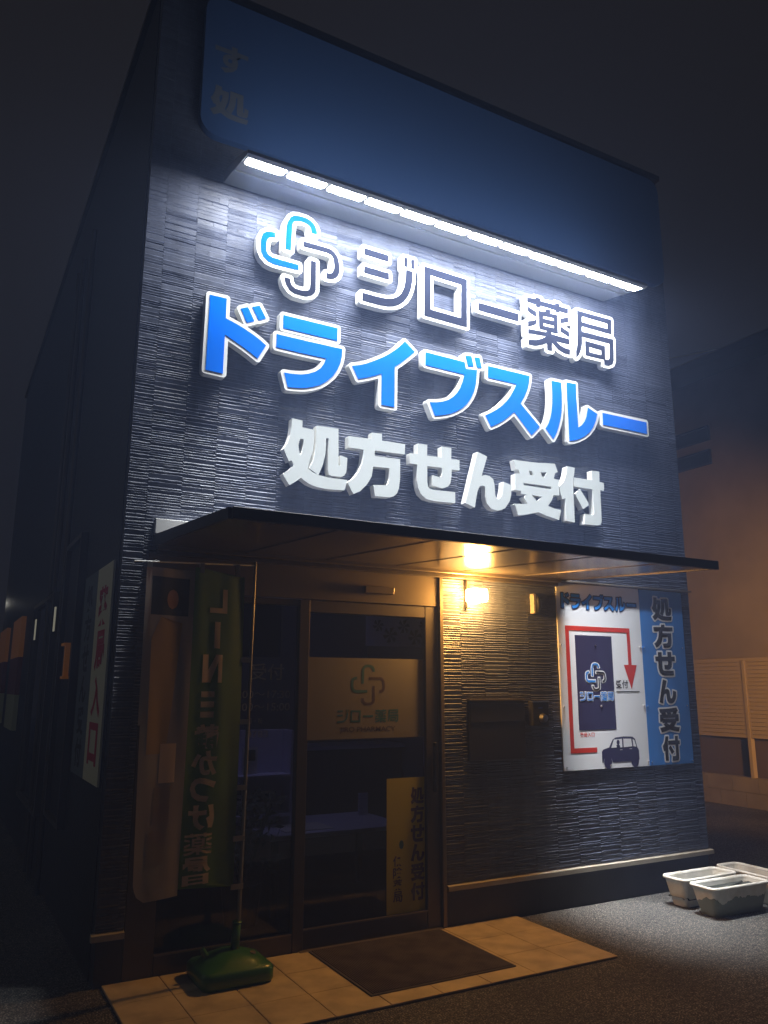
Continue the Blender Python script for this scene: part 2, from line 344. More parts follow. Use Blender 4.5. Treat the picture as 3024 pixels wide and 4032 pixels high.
# ground relief: loose grit you can make out near the wall
g = MB()
for i in range(5200):
    x = random.uniform(-1.6, 3.4); y = random.uniform(-2.6, -.02) if x > .62 else random.uniform(-2.6, -1.0)
    s = random.uniform(.0015, .0042); a = random.random()*6.28
    pts = [(x+s*math.cos(a+k*2.1), y+s*math.sin(a+k*2.1)*.8, 0) for k in range(3)]
    g.add(pts+[(x, y, s*random.uniform(.6, 1.2))], [(0, 1, 3), (1, 2, 3), (2, 0, 3)], ASPH)
o = g.build('grit'); o['kind'] = 'stuff'; o['label'] = 'loose asphalt grit on the ground in front of the building'; o['category'] = 'grit'

# paved strip with its tiles
XT = [-2.172, -1.87, -1.565, -1.26, -.955, -.65, -.345, -.04, .265, .568]; YT = [-.958, -.63, -.31, -.004]
b = MB(); b.box(-2.17, .566, -.956, -.004, .001, .006, GROUT)
pav = b.build('entrance_paving'); pav['kind'] = 'structure'
for i in range(9):
    for j in range(3):
        t = MB(); q = random.uniform(-.0008, .0008)
        t.box(XT[i]+.002, XT[i+1]-.002, YT[j]+.002, YT[j+1]-.002, .002, .014+q, TILE)
        bevel(t.build('tile', pav), .002, 1)

# ------------------------------------------------------------ the pharmacy building
BL, BR, BT = -2.222, 2.545, 6.40
bld = thing('pharmacy_building', 'black stone-clad pharmacy with lit letters and a canopy over its glass entrance', 'building', (0.16, 0, 0))
w = MB()
w.box(BL+.012, -2.07, .012, .13, 0, BT-.02, TRIM)
w.box(-2.07, 0, .012, .13, 2.335, BT-.02, TRIM)
w.box(0, BR-.012, .012, .13, 0, BT-.02, TRIM)
w.build('front_wall', bld)
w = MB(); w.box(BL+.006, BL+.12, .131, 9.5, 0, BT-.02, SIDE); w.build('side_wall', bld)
# vertical panel joints and frames down the side wall
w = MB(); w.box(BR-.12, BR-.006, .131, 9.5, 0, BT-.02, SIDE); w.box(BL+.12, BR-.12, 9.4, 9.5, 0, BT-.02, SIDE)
w.build('rear_wall', bld)
w = MB(); w.box(BL-.03, BR+.03, -.03, 9.53, BT-.02, BT+.03, TRIM); w.build('roof', bld)
for xa, xb in ((.002, BR-.01), (BL+.01, -2.071)): w = MB(); w.box(xa, xb, -.001, .012, 0, .222, PLINTH); w.build('plinth', bld)
for xa, xb in ((.004, 2.578), (BL-.02, -2.072)):
    w = MB(); w.add([(xa, .012, .268), (xb, .012, .268), (xb, -.03, .262), (xa, -.03, .262), (xa, -.03, .232), (xb, -.03, .232), (xb, .012, .228), (xa, .012, .228)],
      [(0, 3, 2, 1), (3, 4, 5, 2), (4, 7, 6, 5), (0, 7, 4, 3), (1, 2, 5, 6)], FLASH); w.build('base_flashing', bld)

def stone(mb, x0, x1, z0, z1, seg):
    """one split-face strip: facetted front, chamfered top arris, proud of the wall by its own amount"""
    D = -random.choice((.0048, .0052, .0056, .0056, .0060, .0068)); h = z1-z0; zm = z1-min(h*.42, random.uniform(.0050, .0066))
    bot, mid, top = [], [], []
    for k in range(seg+1):
        x = x0+(x1-x0)*k/seg
        if 0 < k < seg: x += random.uniform(-.3, .3)*(x1-x0)/seg
        j = random.uniform(-.0010, .0010); w_ = random.uniform(-.0016, .0012)
        bot.append((x, -.0014+j*.4, z0+.0002))
        mid.append((x, D+j, zm+w_*min(1, h/.02)))
        top.append((x, -.0016+j*.4, z1-.0003))
    n = seg+1; bk = lambda r: [(p[0], .013, p[2]) for p in r]
    vs = bot+mid+top+bk(bot)+bk(top); fs = []
    for k in range(seg):
        fs += [(k, k+1, n+k+1, n+k), (n+k, n+k+1, 2*n+k+1, 2*n+k), (2*n+k, 2*n+k+1, 4*n+k+1, 4*n+k), (k+1, k, 3*n+k, 3*n+k+1)]
    fs += [(0, n, 2*n, 4*n, 3*n), (n-1, 4*n-1, 5*n-1, 3*n-1, 2*n-1)]
    mb.add(vs, fs, SIDING)
cols = [BL, -2.105]
x = -2.105
while x < 2.30: x += .205 if x < 2.2 else .2; cols.append(min(x, 2.455))
cols = sorted(set(round(c, 4) for c in cols if c < 2.40)) + [2.455, BR]
rects = []
for a, c in zip(cols, cols[1:]):
    # each column is cut again into courses; some courses run through with the neighbour's joint moved a little
    z = .27
    while z < BT-.03:
        blk = random.uniform(.075, .15); zz = min(z+blk, BT-.022); off = random.choice((0, 0, 0, .006, -.006, .012)) if (a > BL+.01 and c < BR-.01) else 0
        k = z; split = None
        while k < zz-.002:
            h = random.choice((.012, .014, .016, .018, .020, .023, .027, .034)); t = min(k+h, zz)
            if zz-t < .008: t = zz
            rects.append([a+.0005, c-.0005, k, t]); k = t
        z = zz
cam2 = (CAM_LOC.x, CAM_LOC.y, CAM_LOC.z)
def hidden(r):
    x0, x1, z0, z1 = r
    if x0 > -2.08 and x1 < .03 and z0 < 2.36: return True
    return False
rr = []
for r in rects:
    x0, x1, z0, z1 = r
    if hidden(r): continue
    if z0 < 2.335 and x0 < -2.07 < x1: x1 = -2.072
    if z0 < 2.335 and x0 < 0 < x1: x0 = .002
    if x1-x0 < .01: continue
    # long strips sometimes break in two
    if x1-x0 > .15 and random.random() < .22:
        m = random.uniform(x0+.06, x1-.06); rr += [[x0, m-.0008, z0, z1], [m+.0008, x1, z0, z1]]
    else: rr.append([x0, x1, z0, z1])
def score(r):
    x0, x1, z0, z1 = r; cx, cz = (x0+x1)/2, (z0+z1)/2
    if 1.03 < cx < 2.46 and .92 < cz < 2.35: return 0
    if cx < 0 and cz < 2.6: return 0
    if -2.05 < cx < 1.1 and 2.3 < cz < 2.9: return 0
    d2 = (cx-cam2[0])**2+cam2[1]**2+(cz-cam2[2])**2
    return (x1-x0)*(z1-z0)/d2**1.5
rr.sort(key=lambda r: -score(r))
for r in rr[:280]:
    m = MB(); stone(m, *r, 4); m.build('siding_stone', bld)
m = MB()
for r in rr[280:]: stone(m, *r, 4 if r[1]-r[0] > .1 else 2)
o = m.build('siding_stones', bld); o['kind'] = 'stuff'

# entrance glazing
def frame_part(name, parent, boxes, m):
    q = MB()
    for bx in boxes: q.box(*bx, m)
    return bevel(q.build(name, parent), .003, 1)
frame_part('transom_panel', bld, [(-2.068, -.034, .004, .06, 2.104, 2.33)], ALU2)
frame_part('door_jamb', bld, [(-.031, -.001, -.014, .09, .002, 2.333)], ALU2)
fx = frame_part('fixed_window', bld, [(-2.068, -1.905, .003, .06, .002, 2.10), (-1.903, -1.092, .006, .06, .002, .112), (-1.903, -1.092, .012, .06, 2.06, 2.10)], ALU)
q = MB(); q.box(-1.903, -1.092, .04, .046, .113, 2.058, GLASS); q.build('glass_pane', fx)
q = MB(); q.box(-1.90, -1.094, -.001, .0055, .110, .118, ALU2); q.build('glazing_bead', fx)
dr = frame_part('sliding_door', bld, [(-1.090, -1.02, .002, .06, .004, 2.10), (-.136, -.033, .012, .06, .01, 2.10), (-1.018, -.138, .014, .06, .01, .124), (-1.018, -.138, .014, .06, 2.022, 2.10)], ALU)
q = MB(); q.box(-1.018, -.138, .04, .046, .126, 2.02, GLASS); q.build('glass_pane', dr)
q = MB(); q.box(-1.018, -.138, .004, .0138, .122, .130, ALU2); q.build('glazing_bead', dr)
q = MB(); q.box(-1.05, -.034, -.028, .0115, .001, .018, ALU2); bevel(q.build('door_sill', bld), .004)
q = MB(); q.box(-.095, -.075, -.03, .002, .86, 1.18, DARK); bevel(q.build('door_handle', dr), .004)

# room behind the glass
q = MB(); q.box(-2.09, 1.2, .131, 3.4, -.01, .0, ROOMF); q.box(-2.09, 1.2, .131, 3.4, 2.45, 2.46, ROOM); q.box(-2.09, 1.2, 3.39, 3.4, 0, 2.45, ROOM)
q.box(1.19, 1.2, .131, 3.39, 0, 2.45, ROOM); q.box(-2.1, -2.09, .131, 3.4, 0, 2.45, ROOM)
q.build('waiting_room', bld)
il = mat('added_room_glow', (.6, .6, 1), .5, emit=(.55, .50, 1.0, 5))
t = thing('added_room_light', 'small bluish light added under the ceiling to brighten the dark waiting room', 'added light', (-.9, 1.0, 2.4))  # added lamp, gives the room its bluish glow
q = MB(); q.box(-1.2, -.6, .85, 1.15, 2.41, 2.44, WHITE); q.build('housing', t)
q = MB(); q.box(-1.17, -.63, .88, 1.12, 2.40, 2.409, il); q.build('diffuser', t)
LAV = mat('pale_notice_paper', (.55, .55, .72), .7); PAP = mat('notice_paper', (.7, .7, .7), .7)
t = thing('notice_shelf', 'pale shelf unit with notices and leaflets, seen through the fixed window', 'shelf', (-1.0, 1.3, 0))
q = MB(); q.box(-1.55, -.62, 1.30, 1.34, .55, 1.22, LAV); q.build('back_panel', t)
for z in (.60, .88): q = MB(); q.box(-1.55, -.66, 1.12, 1.299, z, z+.02, LAV); q.build('shelf_board', t)
q = MB(); q.box(-.66, -.635, 1.12, 1.299, .55, 1.22, LAV); q.build('side_panel', t)
for k, (a, c, z0, z1) in enumerate(((-1.5, -1.38, .905, 1.12), (-1.35, -1.24, .905, 1.07), (-1.2, -1.06, .905, 1.14), (-1.02, -.9, .905, 1.10), (-1.45, -1.3, .625, .8), (-1.2, -1.0, .625, .82), (-.92, -.78, .625, .78))):
    q = MB(); q.box(a, c, 1.2, 1.205, z0, z1, PAP); q.box(a+.02, c-.02, 1.197, 1.1995, (z0+z1)/2, z1-.02, NAVY); q.build('leaflet', t)
t = thing('potted_plant', 'dark leafy plant in a pot behind the fixed window', 'plant', (-1.15, .75, 0))
q = MB(); q.tube((-1.15, .75, 0), (-1.15, .75, .26), .11, DARK, 16, .14); q.build('pot', t)
q = MB()
for k in range(240):
    a = random.random()*6.28; r = random.random()**.6*.27; zz = random.uniform(.3, .86); c = Vector((-1.15+r*math.cos(a), .75+r*math.sin(a)*.8, zz))
    u = Vector((random.gauss(0, 1), random.gauss(0, 1), random.gauss(0, .6))).normalized(); v = u.orthogonal().normalized()
    q.add([c-u*.04, c+v*.016, c+u*.04, c-v*.016], [(0, 1, 2, 3)], LEAF)
for k in range(7):
    a = k*.9; q.tube((-1.15, .75, .2), (-1.15+.2*math.cos(a), .75+.16*math.sin(a), .75), .006, LEAF, 5)
o = q.build('foliage', t)
t = thing('writing_table', 'low pale table in the dark waiting room behind the door', 'table', (-.35, 1.6, 0))
q = MB(); q.box(-.95, .15, .75, 1.5, .50, .53, LAV); q.build('table_top', t)
for sx in (-.9, .1):
    for sy in (.8, 1.45): q = MB(); q.box(sx-.02, sx+.02, sy-.02, sy+.02, 0, .499, DARK); q.build('leg', t)
o = MB().box(-.8, -.42, .85, 1.15, .531, .536, PAP).build('paper_sheet'); tag(o, 'sheet of paper lying on the waiting room table', 'paper')
o = MB().box(.02, .10, 1.30, 1.32, .531, .70, LAV).build('desk_card'); tag(o, 'small pale card standing on the low waiting room table', 'card')
t = thing('hanging_print', 'pale print of flowers hanging high inside behind the door glass', 'picture', (.5, 1.5, 1.95))
q = MB(); q.box(.18, .82, 1.50, 1.51, 1.90, 2.16, LAV); q.build('picture', t)
q = MB()
for cx, cz, s in ((.3, 2.08, .06), (.42, 2.0, .08), (.56, 2.08, .07), (.68, 1.99, .08), (.77, 2.1, .05)):
    for k in range(6):
        a = k*1.05; q.add([(cx, 1.497, cz), (cx+s*math.cos(a), 1.497, cz+s*math.sin(a)), (cx+s*.8*math.cos(a+.6), 1.497, cz+s*.8*math.sin(a+.6))], [(0, 2, 1)], DARK)
q.build('flower_print', t)
o = MB().box(-1.9, -1.1, .3, .31, 1.74, 2.12, mat('blue_blind_cloth', (.14, .15, .32), .8)).build('roller_blind'); tag(o, 'dark blue roller blind let down at the top of the fixed window', 'blind')

t = thing('reception_counter', 'dark reception counter at the back of the waiting room', 'counter', (.2, 2.6, 0))
q = MB(); q.box(-.9, 1.15, 2.55, 2.95, 0, .95, mat('counter_front', (.12, .07, .06), .6)); q.build('front', t); q = MB(); q.box(-.93, 1.17, 2.5, 3.0, .951, .985, LAV); q.build('worktop', t)
# ------------------------------------------------------------ things on the wall
# canopy
cn = thing('canopy', 'thin flat dark metal canopy above the glass entrance', 'canopy', (-.46, 0, 2.33))
cl, cr, cy = -2.035, 1.105, -1.45
q = MB(); q.add([(cl, 0, 2.372), (cr, 0, 2.372), (cr, cy+.02, 2.284), (cl, cy+.02, 2.284), (cl, 0, 2.425), (cr, 0, 2.425), (cr, cy+.02, 2.316), (cl, cy+.02, 2.316)],
    [(4, 5, 6, 7)[::-1], (0, 4, 7, 3)[::-1], (1, 2, 6, 5)[::-1], (0, 1, 5, 4)], CANT); q.build('roof_sheet', cn)
q = MB()
for k in range(6):
    a = cl+.004+(cr-cl-.008)*k/6; c = cl+.004+(cr-cl-.008)*(k+1)/6-.003
    q.add([(a, -.005, 2.370), (c, -.005, 2.370), (c, cy+.025, 2.282), (a, cy+.025, 2.282), (a, -.005, 2.366), (c, -.005, 2.366), (c, cy+.025, 2.278), (a, cy+.025, 2.278)], [(4, 7, 6, 5)[::-1], (4, 5, 6, 7)[::-1]][:1], SOFF)
q.build('soffit', cn)
q = MB(); q.box(cl-.004, cr+.004, cy-.012, cy+.019, 2.268, 2.322, CANT); bevel(q.build('front_fascia', cn), .002, 1)
for xx in (cl-.02, cr+.001):
    q = MB(); q.add([(xx, 0, 2.362), (xx+.018, 0, 2.362), (xx+.018, cy+.018, 2.272), (xx, cy+.018, 2.272), (xx, 0, 2.432), (xx+.018, 0, 2.432), (xx+.018, cy+.018, 2.322), (xx, cy+.018, 2.322)],
      [(0, 1, 2, 3)[::-1], (4, 5, 6, 7), (0, 4, 7, 3)[::-1], (1, 2, 6, 5)[::-1], (2, 3, 7, 6)[::-1], (0, 1, 5, 4)[::-1]][:6], CANT); q.build('side_fascia', cn)
q = MB(); q.box(cl, 1.055, -.075, -.004, 2.338, 2.366, ALU2); q.box(cl, 1.04, -.05, -.004, 2.31, 2.337, ALU); bevel(q.build('wall_bracket', cn), .003, 1)
q = MB(); q.box(-2.055, 1.09, -.055, -.006, 2.434, 2.525, FLASH if False else WHITE)
o = bevel(q.build('flashing_board'), .003, 1); tag(o, 'white board fixed to the wall just above the canopy, its left end showing', 'board')

for xx in (-1.5, -.95, -.42, .12, .65):
    q = MB(); q.add([(xx, -.01, 2.3645), (xx+.006, -.01, 2.3645), (xx+.006, cy+.03, 2.2775), (xx, cy+.03, 2.2775), (xx, -.01, 2.3615), (xx+.006, -.01, 2.3615), (xx+.006, cy+.03, 2.2745), (xx, cy+.03, 2.2745)], [(0, 4, 7, 3)[::-1], (1, 2, 6, 5)[::-1], (4, 5, 6, 7)[::-1], (4, 5, 6, 7)], SOFF); q.build('soffit_seam', cn)
# light bar with twelve lamps
lb = thing('led_light_bar', 'long white sign light with a row of twelve lamps above the letters', 'sign light', (.06, 0, 4.9))
q = MB(); q.loft([[(x, -.012, 4.99), (x, -.012, 4.90), (x, -.195, 4.870), (x, -.487, 4.804), (x, -.515, 4.808), (x, -.515, 4.832), (x, -.2, 4.95)] for x in (-1.74, 1.745)], HOUS2)
q.build('housing', lb)
q = MB(); q.add([(x, y, z) for x in (-1.735, 1.74) for y, z in ((-.245, 4.848), (-.255, 4.846), (-.255, 4.858), (-.245, 4.860))], [(0, 1, 5, 4), (1, 2, 6, 5), (3, 0, 4, 7), (0, 3, 2, 1), (4, 5, 6, 7)], HOUS2); q.build('lip', lb)
n = 12; xa, xb = -1.735, 1.74
zf = lambda y: 4.804+(4.870-4.804)*(y+.487)/(.292)
q = MB()
for k in range(n):
    a = xa+(xb-xa)*k/n+.008; c = xa+(xb-xa)*(k+1)/n-.008
    q.add([(x, y, zf(y)-.0015) for x, y in ((a, -.372), (c, -.372), (c, -.482), (a, -.482))], [(0, 1, 2, 3)], DARK)
q.build('lamp_surround', lb)
for k in range(n):
    a = xa+(xb-xa)*k/n+.015; c = xa+(xb-xa)*(k+1)/n-.015
    q = MB(); q.add([(x, y, zf(y)-.004) for x, y in ((a+.014, -.380), (c-.014, -.380), (c, -.394), (c, -.470), (a, -.470), (a, -.394))], [(0, 1, 2, 3, 4, 5)], LEDM)
    q.build('lamp_panel', lb)

UPLIGHTM = mat('added_uplight_glow', (1, 1, 1), .5, emit=(.88, .94, 1.0, ADDED_UPLIGHT_POWER))
q = MB(); q.add([(x, y, z) for x, y, z in ((-1.72, -.475, 4.853), (1.72, -.475, 4.853), (1.72, -.450, 4.861), (-1.72, -.450, 4.861))], [(0, 1, 2, 3)], UPLIGHTM); q.build('added_uplight_strip', lb)  # added glowing strip, unseen from below, brightens the wall above the bar
for xx in (-1.5, -.5, .5, 1.5):
    q = MB(); q.box(xx-.012, xx+.012, -.30, -.004, 4.955, 4.98, TRIM); q.box(xx-.03, xx+.03, -.010, -.003, 4.93, 5.03, TRIM); q.build('mounting_arm', lb)
# added area light under the lamps, brightens the lower wall, boards and ground
al = bpy.data.lights.new('added_sign_beam', 'AREA'); al.shape = 'RECTANGLE'; al.size = 3.40; al.size_y = .085; al.energy = BEAM_POWER; al.color = (.94, .97, 1); al.spread = math.radians(30)
alo = bpy.data.objects.new('added_sign_beam', al); COL.objects.link(alo); alo.location = (.0025, -.428, zf(-.428)-.010)
alo.rotation_euler = (math.radians(1), 0, 0)

# letters
def channel_letter(name, gname, label, face, w_out, group, cat='sign letter'):
    gs = groups_of(gname)
    body = MB(); body.poly(outset(gs, w_out), -.090, -.032, WHITE)
    x0, x1, z0, z1 = bbox(gs)
    t = thing(name, label, cat, ((x0+x1)/2, 0, z0), group)
    bevel(body.build('body', t), .0025, 2)
    f = MB(); f.poly(gs, -.0935, -.0902, face); f.build('face', t)
    return t
R1 = 'top row of sign letters'; R2 = 'blue row of sign letters'; R3 = 'plain white row of sign letters'
for gn, lb_ in (('ji', 'dark katakana letter JI with white rim, right after the emblem'), ('ro', 'dark square katakana letter RO with white rim, like an open box'),
                ('dash1', 'short dark dash letter with white rim in the top row'), ('yaku', 'dark many-stroked kanji for medicine with white rim'),
                ('kyoku', 'dark kanji with white rim at the right end of the top row')):
    channel_letter('sign_letter', gn, lb_, NAVY, .026, R1)
for gn, lb_ in (('do', 'blue katakana DO with white rim, leftmost of the blue row'), ('ra', 'blue katakana RA with white rim, second in the blue row'),
                ('i', 'blue katakana I with white rim, shaped like a leaning Y'), ('bu', 'blue katakana BU with white rim and two small ticks at its corner'),
                ('su', 'blue katakana SU with white rim, between the ticked letter and the two-legged one'), ('ru', 'blue katakana RU with white rim, two legs, before the final dash'),
                ('dash2', 'long blue dash with white rim at the right end of the blue row')):
    channel_letter('sign_letter', gn, lb_, BLUE, .024, R2)
for gn, lb_ in (('sho', 'plain white kanji SHO, leftmost of the lowest letter row'), ('ho', 'plain white kanji HO, second in the lowest letter row'),
                ('se', 'plain white hiragana SE, third in the lowest letter row'), ('n', 'plain white hiragana N with a slanting back, fourth in the lowest row'),
                ('uke', 'plain white kanji UKE with a small slot in it, fifth in the lowest row'), ('tsuke', 'plain white kanji TSUKE at the right end of the lowest row')):
    gs = groups_of(gn); body = MB(); body.poly(gs, -.090, -.032, GREYW, side=WHITE)  # sides whiter than fronts: the stronger light there is put into the colour
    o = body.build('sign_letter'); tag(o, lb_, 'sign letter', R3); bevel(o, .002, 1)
em = thing('emblem', 'cross emblem of four hooked strokes, two blue and two dark, left of the top row', 'emblem', (-1.18, 0, 4.18))
for gn, fc in (('logo_top', SKYB), ('logo_left', SKYB), ('logo_right', NAVY), ('logo_bottom', NAVY)):
    body = MB(); gs = groups_of(gn); body.poly(outset(gs, .026), -.090, -.032, WHITE)
    o = bevel(body.build('hook', em), .0025, 2)
    f = MB(); f.poly(gs, -.0935, -.0902, fc); f.build('hook_face', o)

# round-cornered blue board above the light
def rrect(x0, x1, z0, z1, r, n=8):
    p = []
    for cx, cz, a0 in ((x1-r, z0+r, -90), (x1-r, z1-r, 0), (x0+r, z1-r, 90), (x0+r, z0+r, 180)):
        for k in range(n+1):
            a = math.radians(a0+90*k/n); p.append((cx+r*math.cos(a), cz+r*math.sin(a)))
    return p
ub = thing('upper_sign_board', 'large blue round-cornered sign board high on the wall above the light bar', 'sign', (.1, 0, 5.2))
BOARD = mat('upper_board_blue', (.055, .125, .31), .35)
q = MB(); q.poly([[rrect(-1.935, 2.50, 5.205, 6.32, .13)]], -.062, -.008, BOARD); bevel(q.build('panel', ub), .004)
FAINT = mat('board_letter_grey', (.15, .17, .21), .5)
q = MB(); put_text(q, 'す', -1.86, -1.62, 5.72, 5.95, -.0635, FAINT, .035); q.poly(fit(groups_of('sho'), -1.875, -1.60, 5.36, 5.60), -.0640, None, FAINT); q.build('lettering', ub)
# ------------------------------------------------------------ the two boards on the right
SY = -.016; DX, DZ = .008, .008
ms = thing('route_map_sign', 'white drive-through map board with a red arrow around a navy block', 'sign', (1.48, 0, .93))
q = MB(); q.box(1.044, 1.932, SY, -.006, .940, 2.345, WPRINT); bevel(q.build('panel', ms), .0015, 1)
y1, y2, y3 = SY-.0012, SY-.0022, SY-.0032
def P(*pts): return [[[(x+DX, z+DZ) for x, z in pts]]]
def R_(x0, x1, z0, z1): return P((x0, z0), (x1, z0), (x1, z1), (x0, z1))
q = MB(); q.poly(P((1.109, 2.008), (1.109, 1.055), (1.374, 1.055), (1.374, 1.091), (1.146, 1.091), (1.146, 1.972), (1.758, 1.972), (1.758, 1.716), (1.707, 1.716), (1.778, 1.526), (1.849, 1.716), (1.793, 1.716), (1.793, 2.008)), y1, None, RED)
q.build('arrow', ms)
NAVP = mat('navy_print', (.025, .022, .075), .5); BLUP = mat('blue_print', (.02, .24, .72), .5)
q = MB(); q.poly(R_(1.203, 1.588, 1.221, 1.938), y1, None, NAVP); q.build('navy_block', ms)
def logo(mb, x0, x1, z0, z1, y, mats, rim=None, rimw=.03, yr=None, tr=None):
    src = (-1.482, -.886, 4.180, 4.779)
    for gn, k in (('logo_top', 0), ('logo_left', 0), ('logo_right', 1), ('logo_bottom', 1)):
        if rim: mb.poly(fit(outset(groups_of(gn), rimw), x0, x1, z0, z1, src), yr, None, rim, tr=tr)
        mb.poly(fit(groups_of(gn), x0, x1, z0, z1, src), y, None, mats[k], tr=tr)
def row_text(mb, names, x0, x1, z0, z1, y, m, rim=None, rimw=.03, yr=None, tr=None):
    al = [groups_of(n) for n in names]; a = min(bbox(g)[0] for g in al); b_ = max(bbox(g)[1] for g in al)
    c = min(bbox(g)[2] for g in al); d = max(bbox(g)[3] for g in al)
    for g in al:
        if rim: mb.poly(fit(outset(g, rimw), x0, x1, z0, z1, (a, b_, c, d)), yr, None, rim, tr=tr)
        mb.poly(fit(g, x0, x1, z0, z1, (a, b_, c, d)), y, None, m, tr=tr)
q = MB(); logo(q, 1.303, 1.511, 1.526, 1.735, y3, (BLUP, BLACK), WPRINT, .022, y2); q.build('emblem_print', ms)
q = MB(); row_text(q, ('ji', 'ro', 'dash1', 'yaku', 'kyoku'), 1.236, 1.582, 1.445, 1.514, y3, BLUP, WPRINT, .03, y2); q.build('name_print', ms)
q = MB(); row_text(q, ('do', 'ra', 'i', 'bu', 'su', 'ru', 'dash2'), 1.088, 1.892, 2.148, 2.270, y2, BLUP, NAVP, .04, y1); q.build('heading_print', ms)
q = MB(); put_text(q, '受付', 1.615, 1.749, 1.540, 1.604, y1, BLACK, .02); q.poly(R_(1.609, 1.863, 1.503, 1.511), y1, None, BLACK); q.build('counter_print', ms)
q = MB(); put_text(q, '薬局入口', 1.216, 1.363, 1.178, 1.212, y1, RED, .02); q.build('entrance_print', ms)
# little car drawing
def ell(cx, cz, rx, rz, n=20): return [(cx+rx*math.cos(6.2832*k/n), cz+rz*math.sin(6.2832*k/n)) for k in range(n)]
cx0, cx1, cz0, cz1 = 1.428, 1.822, .958, 1.173
def C(u, v): return (cx0+u*(cx1-cx0), cz0+v*(cz1-cz0))
body = [C(0, .12), C(0, .5), C(.04, .57), C(.2, .64), C(.3, .9), C(.38, .97), C(.6, 1), C(.84, .98), C(.91, .9), C(.96, .6), C(1, .5), C(1, .17), C(.97, .12), C(.97, .2), C(.86, .32), C(.78, .12), C(.28, .12), C(.24, .26), C(.14, .33), C(.05, .24), C(.03, .12)]
q = MB(); q.poly([[body]], y1, None, NAVP); q.poly([[ell(*C(.15, .13), .042, .048)]], y1-.0004, None, NAVP); q.poly([[ell(*C(.875, .13), .042, .048)]], y1-.0004, None, NAVP)
for w_ in ([C(.25, .62), C(.33, .9), C(.55, .92), C(.55, .62)], [C(.585, .62), C(.585, .92), C(.80, .91), C(.82, .64)], [C(.85, .64), C(.84, .9), C(.89, .85), C(.93, .62)]):
    q.poly([[w_]], y2, None, WPRINT)
q.poly([[ell(*C(.44, .80), .016, .019)]], y3, None, NAVP); q.poly([[[C(.40, .62), C(.39, .7), C(.44, .73), C(.48, .7), C(.49, .62)]]], y3, None, NAVP)
q.poly([[[C(.48, .53), C(.55, .53), C(.55, .545), C(.48, .545)]]], y2, None, WPRINT); q.poly([[[C(.74, .55), C(.81, .55), C(.81, .565), C(.74, .565)]]], y2, None, WPRINT)
q.build('car_print', ms)
def screw(x, z, parent, m):
    k = MB(); k.tube((x, SY, z), (x, SY-.004, z), .0085, m, 12); k.tube((x, SY-.004, z), (x, SY-.006, z), .005, STEEL, 8); k.build('screw', parent)
for x, z in ((1.067, 1.866), (1.913, 1.869), (1.074, 1.403), (1.913, 1.404), (1.075, .965), (1.517, .960), (1.917, .973), (1.42, 1.87), (1.45, 1.405)): screw(x, z, ms, WPRINT if z != 1.87 else NAVP)
vs_ = thing('prescription_sign', 'tall blue board with black vertical lettering, right of the map board', 'sign', (2.18, 0, .93))
PB = mat('blue_board', (.05, .24, .68), .4, var=(2, (.045, .21, .60), .35, .65))
q = MB(); q.box(1.934, 2.440, SY+.001, -.006, .941, 2.343, PB); bevel(q.build('panel', vs_), .0015, 1)
q = MB(); L = 1.352/6
for k, n in enumerate(('sho', 'ho', 'se', 'n', 'uke', 'tsuke')):
    zt = 2.30-k*L; gs = groups_of(n); wd = .118 if n not in ('n', 'tsuke') else .104
    bb = bbox(gs); ow = .03; f_ = lambda g: fit(g, 2.185-wd+.008, 2.185+wd-.0, zt-L+.02, zt-.012, bb)
    q.poly(f_(outset(gs, ow)), SY-.0004, None, WPRINT); q.poly(f_(gs), SY-.0014, None, BLACK)
q.build('lettering', vs_)
for x, z in ((1.953, 1.867), (2.402, 1.874), (1.949, 1.40), (2.406, 1.40), (1.956, .969), (2.423, .962)): screw(x, z, vs_, PB)
q = MB(); q.box(1.033, 2.541, -.044, -.006, 2.350, 2.362, ALU2); o = bevel(q.build('sign_ledge'), .002, 1); tag(o, 'thin metal ledge along the top of the two boards on the right', 'ledge')

# ------------------------------------------------------------ porch lamp and small fittings
pl = thing('porch_lamp', 'glowing orange square wall lamp right of the entrance under the canopy', 'wall lamp', (.22, 0, 2.18))
q = MB(); q.box(.185, .21, -.045, -.004, 2.10, 2.30, ALU); q.box(.195, .30, -.075, -.045, 2.237, 2.247, ALU); bevel(q.build('bracket', pl), .003)
q = MB(); q.box(.16, .285, -.165, -.055, 2.142, 2.232, LAMPM); bevel(q.build('glass_shade', pl), .014, 3)
ml = thing('parcel_box', 'flat dark delivery box set in the wall below the porch lamp', 'delivery box', (.43, 0, 1.04))
q = MB(); q.box(.19, .685, -.028, -.004, 1.045, 1.455, TRIM); bevel(q.build('body', ml), .004)
q = MB(); q.box(.20, .675, -.034, -.0285, 1.31, 1.435, TRIM); bevel(q.build('flap', ml), .002, 1)
q = MB(); q.box(.19, .685, -.045, -.004, 1.456, 1.464, ALU2); q.build('top_lip', ml)
kb = thing('keypad_lock', 'dark key box with a silver turning knob, left of the map board', 'key box', (.81, 0, 1.29))
q = MB(); q.box(.737, .892, -.055, -.004, 1.27, 1.45, DARK); bevel(q.build('body', kb), .008)
q = MB(); q.tube((.83, -.055, 1.327), (.83, -.085, 1.327), .036, STEEL, 8, .026); q.build('knob', kb)
q = MB(); q.box(.79, .83, -.057, -.0551, 1.395, 1.405, mat('blue_display', (.05, .08, .3), .4)); q.build('display', kb)
q = MB(); q.box(.737, .892, -.060, -.0555, 1.4405, 1.4495, STEEL); q.build('top_edge', kb)
ds = thing('dome_sensor', 'small round dome sensor on a beige plate left of the map board top', 'sensor', (.81, 0, 2.08))
q = MB(); q.box(.79, .815, -.05, -.004, 2.09, 2.24, FLASH); bevel(q.build('plate', ds), .004)
q = MB(); rings = []
